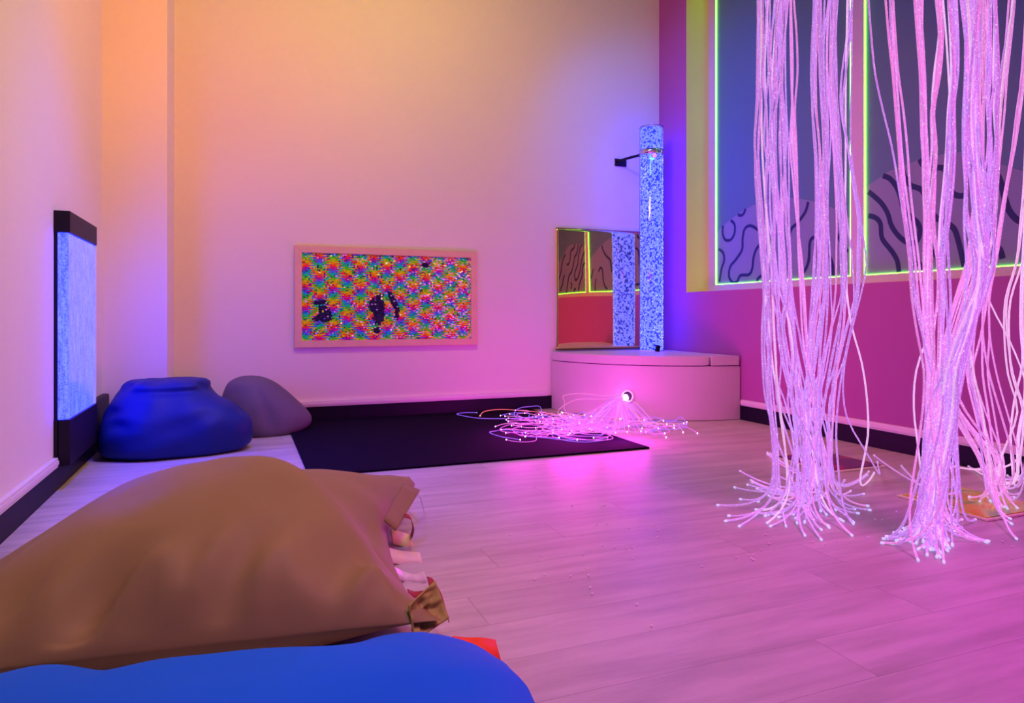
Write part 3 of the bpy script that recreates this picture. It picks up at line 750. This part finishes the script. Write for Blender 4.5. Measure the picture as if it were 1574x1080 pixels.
for u, v in bead_px:
    p = on_z(u, v, .003)
    if me0 is None:
        bm = bmesh.new(); bmesh.ops.create_icosphere(bm, subdivisions=2, radius=.0034)
        o = obj('bead', bm, plain('white_polystyrene', (.98, .98, .98), .35), None, True); me0 = o
    else:
        o = me0.copy(); COL.objects.link(o)
    k = random.uniform(.75, 1.25); o.scale = (k, k, k); o.location = (p.x, p.y, .0034*k)
    tag(o, 'tiny white polystyrene bead loose on the wooden floor', 'bead', 'loose white beads on the floor')

# ------------------------------------------------------------------ fibre-optic curtain
ZTOP = 2.9
def inside_tile(p): return any(a-.0 < p.x < c+.0 and b < p.y < d for a, b, c, d in TILES)
def tip_part(p, d, r, parent, mat):
    bm = bmesh.new(); a = p-d*r*1.2; b = p+d*r*2.0
    tube(bm, [a, a+d*r*.5, b-d*r*.5, b], r*1.2, 8, taper=lambda s: .8 if s in (0, 1) else 1)
    o = obj('strand_tip', bm, mat, parent, True)
    return o
def bundle(root, guides, tips, Zc, Zs, R=.0040, zend=.24):
    """guides: (n, mat index, [(v, u, halfwidth)...]); tips: floor pixels"""
    strands = []
    for n, mi, tab in guides:
        for _ in range(n):
            o1 = [random.uniform(-1, 1)]
            for _k in range(7): o1.append(max(-1.15, min(1.15, .72*o1[-1]+.62*random.uniform(-1, 1))))
            o2 = 0; sw = random.uniform(.15, .85); zoff = random.uniform(-Zs, Zs)
            ph = random.uniform(0, 6.28); strands.append((mi, tab, o1, o2, sw, zoff, ph))
    ends = []
    for S_ in strands:
        mi, tab, o1, o2, sw, zoff, ph = S_
        v0, v1 = tab[0][0], tab[-1][0]; pts = []
        nseg = max(6, int((v1-v0)/55))
        for k in range(nseg+1):
            v = v0+(v1-v0)*k/nseg; u, hw = interp([(a, b, c) for a, b, c in tab], v); hw *= 1.18
            kk = k/nseg*6.999; i_ = int(kk); s = sstep(0, 1, kk-i_); off = o1[i_]*(1-s)+o1[min(7, i_+1)]*s
            uu = u+hw*off+1.6*math.sin(ph+v*.017)
            pts.append(ray_pt(uu, v, Zc+zoff+.03*math.sin(ph*2+v*.011)))
        ends.append([pts, mi, S_])
    tp = [on_z(u, v, .005) for u, v in tips]
    for q in tp: q.x = min(q.x, XR-.05)
    while len(tp) < len(ends):
        q = random.choice(tp[:max(1, len(tips))]); tp.append(q+Vector((random.uniform(-.05, .05), random.uniform(-.06, .06), 0)))
    tp = tp[:len(ends)] if len(tp) > len(ends) else tp
    # pair ends and tips: by angle round the bundle's foot with some disorder
    cx = sum(e[0][-1].x for e in ends)/len(ends); cy = sum(e[0][-1].y for e in ends)/len(ends)
    right = Vector((_c, -_s, 0))
    ends.sort(key=lambda e: (e[0][-1]-Vector((cx, cy, 0))).dot(right)+random.gauss(0, .03))
    tp.sort(key=lambda q: (q-Vector((cx, cy, 0))).dot(right)+random.gauss(0, .03))
    for (pts, mi, S_), q in zip(ends, tp):
        e = pts[-1]; top = pts[0]
        foot = Vector((e.x, e.y, 0))
        d = Vector((q.x-foot.x, q.y-foot.y, 0)); L = d.length; d = d.normalized() if L > 1e-4 else Vector((1, 0, 0))
        zt = .0055 + (.0125 if inside_tile(q) else 0)
        tang_ = (pts[-1]-pts[-2]).normalized()
        c1 = e + tang_*min(.16, e.z*.75); c1.z = max(c1.z, .03)
        lay = min(.14, L*.5)
        c2 = Vector((q.x, q.y, zt)) - d*lay + Vector((0, 0, .004 if L > .1 else .05))
        q3 = Vector((q.x, q.y, zt+random.choice((0, 0, .004))))
        curve = [e*(1-t_)**3+c1*3*t_*(1-t_)**2+c2*3*t_*t_*(1-t_)+q3*t_**3 for t_ in [i/9 for i in range(1, 10)]]
        head = []; sl = (pts[0]-pts[1]); sl = sl/max(sl.z, .01); q_ = top.copy(); dz = .11
        while q_.z < ZTOP-dz: q_ = q_+Vector((sl.x*dz*.8, sl.y*dz*.8, dz)); sl = sl*.75; head.insert(0, q_.copy())
        if head: head[0].z = ZTOP
        P = catmull(head+pts+curve, 3)
        for p in P:
            p.x = min(p.x, XR-.035); p.z = max(p.z, .0052 + (.0125 if inside_tile(p) else 0))
        bm = bmesh.new(); tube(bm, P, R*random.uniform(.85, 1.1), 6)
        st = rel(obj('strand', bm, M_ST[mi if random.random() < .75 else random.choice((0, 1, 2))], root, True))
        o = tip_part(P[-1], (P[-1]-P[-3]).normalized(), R, st, M_TIP)

TIPA = [(1104, 776), (1121, 794), (1139, 767), (1163, 783), (1137, 808), (1185, 808), (1208, 808), (1225, 805), (1237, 822), (1237, 803), (1262, 815), (1272, 807), (1309, 822), (1311, 801), (1284, 784),
        (1313, 782), (1333, 777), (1327, 759), (1307, 756), (1298, 738), (1335, 726), (1333, 730), (1138, 725), (1130, 749), (1157, 741), (1164, 751), (1180, 698), (1166, 770), (1177, 792), (1186, 766),
        (1191, 728), (1196, 751), (1349, 711), (1220, 790), (1250, 800), (1245, 770), (1270, 790), (1205, 775), (1230, 760), (1295, 800), (1185, 758), (1150, 745), (1318, 790)]
GA = [
 (17, 0, [(0, 1192, 14), (120, 1190, 12), (240, 1187, 13), (350, 1192, 17), (440, 1195, 18), (520, 1202, 22), (600, 1213, 28), (680, 1232, 32), (725, 1240, 28)]),
 (8, 0, [(0, 1169, 3), (120, 1168, 4), (240, 1165, 5), (350, 1173, 5), (440, 1180, 6), (520, 1182, 7), (600, 1184, 8), (680, 1193, 9), (725, 1194, 12)]),
 (7, 0, [(0, 1205, 5), (120, 1203, 6), (240, 1207, 6), (350, 1206, 8), (440, 1210, 8), (520, 1222, 9), (600, 1232, 10), (680, 1245, 18), (725, 1252, 22)]),
 (5, 1, [(0, 1218, 4), (90, 1219, 6), (155, 1218, 1.5), (240, 1220, 6), (350, 1225, 6), (440, 1231, 5), (520, 1236, 6), (600, 1246, 6), (680, 1262, 12), (725, 1270, 16)]),
 (6, 0, [(0, 1253, 3), (90, 1251, 3), (180, 1253, 3), (240, 1258, 5), (350, 1257, 7), (440, 1255, 7), (520, 1250, 8), (600, 1246, 10), (680, 1250, 22), (725, 1252, 26)]),
 (9, 0, [(0, 1267, 8), (90, 1266, 6), (180, 1272, 8), (240, 1273, 7), (350, 1270, 9), (440, 1270, 10), (520, 1265, 14), (600, 1258, 14), (680, 1250, 24), (725, 1248, 24)]),
 (10, 0, [(0, 1284, 8), (90, 1280, 8), (180, 1284, 7), (240, 1288, 7), (350, 1297, 8), (440, 1300, 10), (520, 1290, 14), (600, 1270, 16), (680, 1258, 24), (725, 1254, 24)]),
 (3, 0, [(0, 1306, 4), (40, 1305, 3), (90, 1295, 4), (180, 1292, 3), (230, 1305, 3), (330, 1322, 3), (440, 1320, 5), (520, 1302, 12), (600, 1287, 14), (680, 1284, 18), (725, 1290, 18)]),
 (1, 0, [(0, 1309, 1), (220, 1309, 1), (300, 1318, 1), (400, 1331, 1), (440, 1328, 1), (480, 1315, 1), (560, 1299, 1), (620, 1298, 1), (670, 1312, 1), (700, 1335, 1)]),
 (1, 2, [(0, 1300, 1), (200, 1300, 1), (350, 1296, 1), (450, 1301, 1), (500, 1309, 1), (530, 1320, 1), (590, 1331, 1), (660, 1334, 1), (725, 1322, 1)])]
fa_ = thing('fibre_optic_bundle', 'left hanging bundle of glowing lilac fibre-optic strands, tips fanned on the wooden floor', 'fibre optic curtain', tuple(ray_pt(1245, 785, 2.8)), 'hanging fibre-optic bundles')
fa_.location.z = 0
bundle(fa_, GA, TIPA, 2.78, .12)

TIPB = [(1364, 826), (1373, 835), (1389, 813), (1409, 835), (1420, 840), (1440, 857), (1411, 860), (1458, 842), (1464, 838), (1504, 830), (1518, 831), (1415, 791), (1395, 811), (1386, 828), (1430, 846), (1400, 832),
        (1344, 701), (1386, 716), (1425, 826), (1450, 836), (1478, 800), (1412, 812), (1436, 828), (1380, 818), (1446, 850), (1425, 852), (1402, 822), (1470, 812)]
GB = [
 (1, 0, [(0, 1336, 1), (100, 1342, 1), (150, 1350, 1), (200, 1366, 1), (300, 1385, 1), (400, 1401, 1), (480, 1410, 1), (560, 1425, 1), (640, 1428, 1), (730, 1428, 1)]),
 (5, 1, [(0, 1367, 6), (100, 1372, 6), (200, 1382, 7), (300, 1392, 8), (400, 1406, 7), (480, 1412, 8), (560, 1428, 8), (640, 1432, 12), (740, 1428, 18)]),
 (9, 1, [(0, 1411, 6), (100, 1416, 6), (180, 1420, 5), (250, 1422, 6), (330, 1425, 7), (400, 1425, 8), (480, 1425, 8), (560, 1432, 8), (640, 1435, 14), (740, 1438, 18)]),
 (5, 1, [(0, 1440, 9), (60, 1442, 6), (140, 1432, 8), (180, 1430, 6), (250, 1436, 6), (330, 1428, 6), (400, 1433, 9), (480, 1436, 10), (560, 1438, 10), (640, 1442, 15), (740, 1443, 18)]),
 (7, 0, [(0, 1463, 6), (100, 1468, 5), (170, 1463, 6), (250, 1460, 8), (330, 1452, 8), (400, 1448, 12), (480, 1452, 12), (560, 1450, 14), (640, 1445, 24), (740, 1436, 30)]),
 (20, 0, [(0, 1492, 12), (100, 1494, 9), (180, 1492, 9), (250, 1495, 12), (330, 1500, 18), (400, 1508, 16), (450, 1502, 12), (520, 1480, 11), (580, 1458, 12), (640, 1445, 24), (740, 1438, 32)]),
 (10, 0, [(0, 1528, 6), (100, 1528, 7), (180, 1525, 9), (250, 1528, 9), (330, 1520, 14), (400, 1520, 12), (480, 1500, 12), (560, 1478, 14), (640, 1460, 22), (740, 1456, 30)]),
 (1, 2, [(0, 1450, 1), (200, 1462, 1), (400, 1450, 1), (480, 1442, 1), (540, 1414, 1), (600, 1404, 1), (660, 1410, 1), (740, 1418, 1)])]
fb_ = thing('fibre_optic_bundle', 'middle hanging fibre-optic bundle, pink strands crossing before the wavy mural', 'fibre optic curtain', tuple(ray_pt(1435, 820, 2.45)), 'hanging fibre-optic bundles')
fb_.location.z = 0
bundle(fb_, GB, TIPB, 2.42, .10)

TIPC = [(1491, 768), (1511, 768), (1522, 774), (1562, 829), (1552, 798), (1540, 782), (1546, 690), (1535, 740), (1545, 750), (1560, 745), (1548, 785), (1570, 720), (1555, 725), (1528, 755), (1536, 765), (1566, 760), (1525, 742), (1540, 715), (1572, 700), (1558, 770)]
GC = [
 (14, 1, [(0, 1503, 12), (200, 1510, 10), (400, 1500, 14), (480, 1472, 12), (560, 1452, 10), (610, 1462, 10), (650, 1486, 12), (690, 1512, 16)]),
 (6, 1, [(0, 1553, 8), (60, 1546, 7), (100, 1540, 7), (250, 1532, 6), (330, 1530, 6), (400, 1522, 12), (480, 1505, 12), (560, 1492, 14), (640, 1510, 18), (690, 1520, 22)]),
 (4, 1, [(0, 1580, 4), (100, 1573, 4), (160, 1566, 5), (230, 1557, 5), (300, 1546, 5), (400, 1530, 6), (480, 1510, 8), (580, 1520, 12), (690, 1548, 16)]),
 (3, 2, [(0, 1590, 6), (300, 1580, 4), (400, 1568, 4), (470, 1547, 5), (560, 1550, 5), (640, 1572, 5), (690, 1560, 14)]),
 (3, 2, [(0, 1610, 4), (400, 1571, 3), (480, 1566, 2), (560, 1572, 3), (620, 1566, 10), (690, 1556, 6), (725, 1560, 5)]),
 (1, 2, [(0, 1494, 1), (380, 1500, 1), (440, 1512, 1), (480, 1530, 1), (540, 1560, 1), (600, 1580, 1), (700, 1590, 1)]),
 (5, 0, [(0, 1600, 14), (400, 1600, 14), (560, 1595, 12), (640, 1580, 14), (700, 1575, 14)])]
fc_ = thing('fibre_optic_bundle', 'hanging fibre-optic bundle at the right edge, its pink tips heaped by the skirting', 'fibre optic curtain', tuple(ray_pt(1530, 750, 2.9)), 'hanging fibre-optic bundles')
fc_.location.z = 0
bundle(fc_, GC, TIPC, 2.85, .10)

# rail the bundles hang from (above the picture), held by rods from the ceiling
t = thing('curtain_rail', 'white rail under the ceiling that carries the fibre-optic bundles', 'rail', (2.3, 2.2, ZC))
ra, rb = ray_pt(1130, 0, 2.85), ray_pt(1660, 0, 2.6); ra.z = rb.z = ZTOP+.04
bm = bmesh.new(); tube(bm, [ra, rb], .16, 12, taper=None)
for v in bm.verts: v.co.z = ZTOP+.04+(v.co.z-ZTOP-.04)*.15
rel(obj('bar', bm, M_WHITE, t))
for k in (.15, .85):
    q = ra.lerp(rb, k); bm = bmesh.new(); tube(bm, [q, Vector((q.x, q.y, ZC))], .01, 10); rel(obj('rod', bm, M_STEEL, t))

# ------------------------------------------------------------------ glowing fibre spray from the plinth
sp = thing('fibre_optic_spray', 'heap of glowing pink fibre-optic strands spilling from the plinth porthole onto the dark mat', 'fibre optic spray', (hx-.35, hy-.1, 0))
H0 = Vector((hx, hy, hz-.008))+nrm*.012
FC = on_z(872, 651, .02)
def plinth_clear(p, m=.02):
    d = Vector((p.x-PC[0], p.y-PC[1], 0)); L = d.length
    if L < PR+m: d = d/L*(PR+m); p.x, p.y = PC[0]+d.x, PC[1]+d.y
    p.y = min(p.y, YB-.03); return p
def base_z(p): return .012 if (p.x < 2.28 and p.y > 3.5) else 0.0
def spray(k):
    a = random.uniform(-.036, .02); b = random.uniform(-.022, .010)
    st = H0+nrm*.036-tang*.028+tang*a*.35+Vector((0, 0, b*.5-.008))
    side = random.choice((-1, -1, -1, -1, 1)) ; far = random.random()
    land = on_z(random.uniform(885, 975) if side < 0 else random.uniform(955, 1005), random.uniform(643, 662), .02)
    land = plinth_clear(land, .04)
    P = [st+nrm*.010, st+nrm*random.uniform(.04, .09)+Vector((0, 0, random.uniform(-.01, .03)))]
    mid = P[-1].lerp(land, .5); mid.z = hz*random.uniform(.45, .8); P.append(mid)
    h = math.atan2(land.y-mid.y, land.x-mid.x)
    p = land.copy(); lay = random.random()**2*.055
    P.append(Vector((p.x, p.y, base_z(p)+.004+lay)))
    goal = on_z(random.uniform(765, 935) if side < 0 else random.uniform(960, 1015), random.uniform(626, 668), .02)
    kap = random.choice((-1, 1))*random.uniform(3.0, 9.5); L = random.uniform(.5, 1.25)*(1 if side < 0 else .5); n = int(L/.045)
    for i in range(n):
        want = math.atan2(goal.y-p.y, goal.x-p.x); dist = (goal-p).length
        dh = math.atan2(math.sin(want-h), math.cos(want-h))
        pull = sstep(.08, .30, dist)
        h += .045*kap*(1-pull)+dh*.35*pull
        p = p+Vector((math.cos(h), math.sin(h), 0))*.045
        p = plinth_clear(p)
        z = base_z(p)+.004+lay*(1-i/n)*abs(math.sin(i*.55+k))+(.035*random.random() if k % 7 == 0 else 0)*math.sin(PI*i/n)
        P.append(Vector((p.x, p.y, z)))
    P[-1].z = base_z(P[-1])+.004
    return P
def add_spray(P, mat, tipm, r=.0020, n=3):
    Q = catmull(P, n)
    for q in Q:
        q.z = max(q.z, base_z(q)+.003)
        if math.hypot(q.x-PC[0], q.y-PC[1]) < PR+.012: plinth_clear(q, .014)
    bm = bmesh.new(); tube(bm, Q, r, 5); s_ = rel(obj('strand', bm, mat, sp, True))
    bm = bmesh.new(); bmesh.ops.create_icosphere(bm, subdivisions=2, radius=r*1.9); tp_ = obj('strand_tip', bm, tipm, s_, True); tp_.location = Q[-1]
for k in range(80): add_spray(spray(k), M_PILE[k % 3 if k % 3 != 1 or k % 2 else 0], M_PTIP)
def gpath(L): return [Vector((q.x, q.y, max(z, .004)+base_z(q))) for q, z in [(on_z(u, v, z+.005), z) for u, v, z in L]]
M_PRED = emat('red_fibre_tip', (1, .10, .05), 14.0)
add_spray(gpath([(900, 640, .02), (850, 640, .01), (790, 645, .0), (740, 645, 0), (712, 641, 0), (702, 638, 0), (715, 636, 0), (733, 636, 0)]), M_PILE[1], M_TIP)
add_spray(gpath([(900, 645, .02), (840, 636, .01), (804, 633, 0), (770, 631, 0), (745, 634, 0), (738, 641, 0)]), M_REDFIB, M_PRED)
add_spray(gpath([(880, 646, .0), (838, 640, .02), (830, 626, .06), (815, 626, .10), (800, 628, .09), (791, 634, .04), (795, 645, 0), (830, 650, 0)]), M_PILE[1], M_PTIP)
add_spray(gpath([(930, 655, .0), (870, 664, 0), (840, 660, 0), (845, 656, 0), (880, 657, 0), (895, 664, 0), (870, 672, 0), (850, 668, 0)]), M_PILE[1], M_PTIP)
add_spray(gpath([(925, 650, .0), (900, 658, 0), (928, 664, 0), (920, 673, 0), (880, 672, 0), (852, 670, 0), (850, 664, 0)]), M_PILE[1], M_PTIP)
add_spray(gpath([(905, 655, .0), (862, 660, 0), (848, 670, 0), (862, 678, 0), (900, 682, 0), (934, 678, 0)]), M_PILE[1], M_TIP)
add_spray(gpath([(905, 657, .0), (870, 662, 0), (856, 670, 0), (872, 676, 0), (905, 679, 0), (934, 675, 0)]), M_PILE[1], M_TIP)
add_spray(gpath([(985, 648, .02), (1020, 645, 0), (1048, 648, 0), (1056, 653, 0), (1045, 658, 0), (1010, 660, 0), (985, 662, 0)]), M_PILE[1], M_PTIP)
add_spray(gpath([(990, 660, .0), (1010, 658, 0), (1036, 653, 0)]), M_PILE[0], M_PTIP)
add_spray(gpath([(990, 655, .0), (1030, 655, 0), (1055, 656, 0), (1072, 665, 0)]), M_PILE[0], M_PTIP)
add_spray([H0+nrm*.010, H0+nrm*.08+tang*.0+Vector((0, 0, .03))]+gpath([(935, 606, .17), (905, 602, .17), (885, 606, .13), (868, 618, .08), (870, 632, .03), (890, 648, 0)]), M_PILE[2], M_PTIP)
add_spray([H0+nrm*.010, H0+nrm*.08+Vector((0, 0, .02))]+gpath([(930, 612, .15), (890, 612, .12), (864, 624, .06), (858, 636, .02), (880, 650, 0)]), M_PILE[2], M_PTIP)
for k, (u_, v_, z_, e_) in enumerate(((800, 642, .10, 1.0), (880, 645, .12, 1.3), (960, 655, .10, .8))):
    pd = bpy.data.lights.new('fibre_spray_light', 'POINT'); pd.color = (1.0, 0.02, 0.80); pd.energy = 12.5*e_; pd.shadow_soft_size = 0.16
    po = bpy.data.objects.new('fibre_spray_light', pd); COL.objects.link(po); po.location = on_z(u_, v_, z_)
bm = bmesh.new(); tube(bm, [H0+nrm*.012-tang*.008, H0+nrm*.022-tang*.012+Vector((0, 0, -.002)), H0+nrm*.05-tang*.03+Vector((0, 0, -.008))], .026, 14, taper=lambda s: 1-.45*s)
rel(obj('bundle_neck', bm, M_HOT, sp, True))['label'] = 'white-hot neck of the bundle in the porthole'
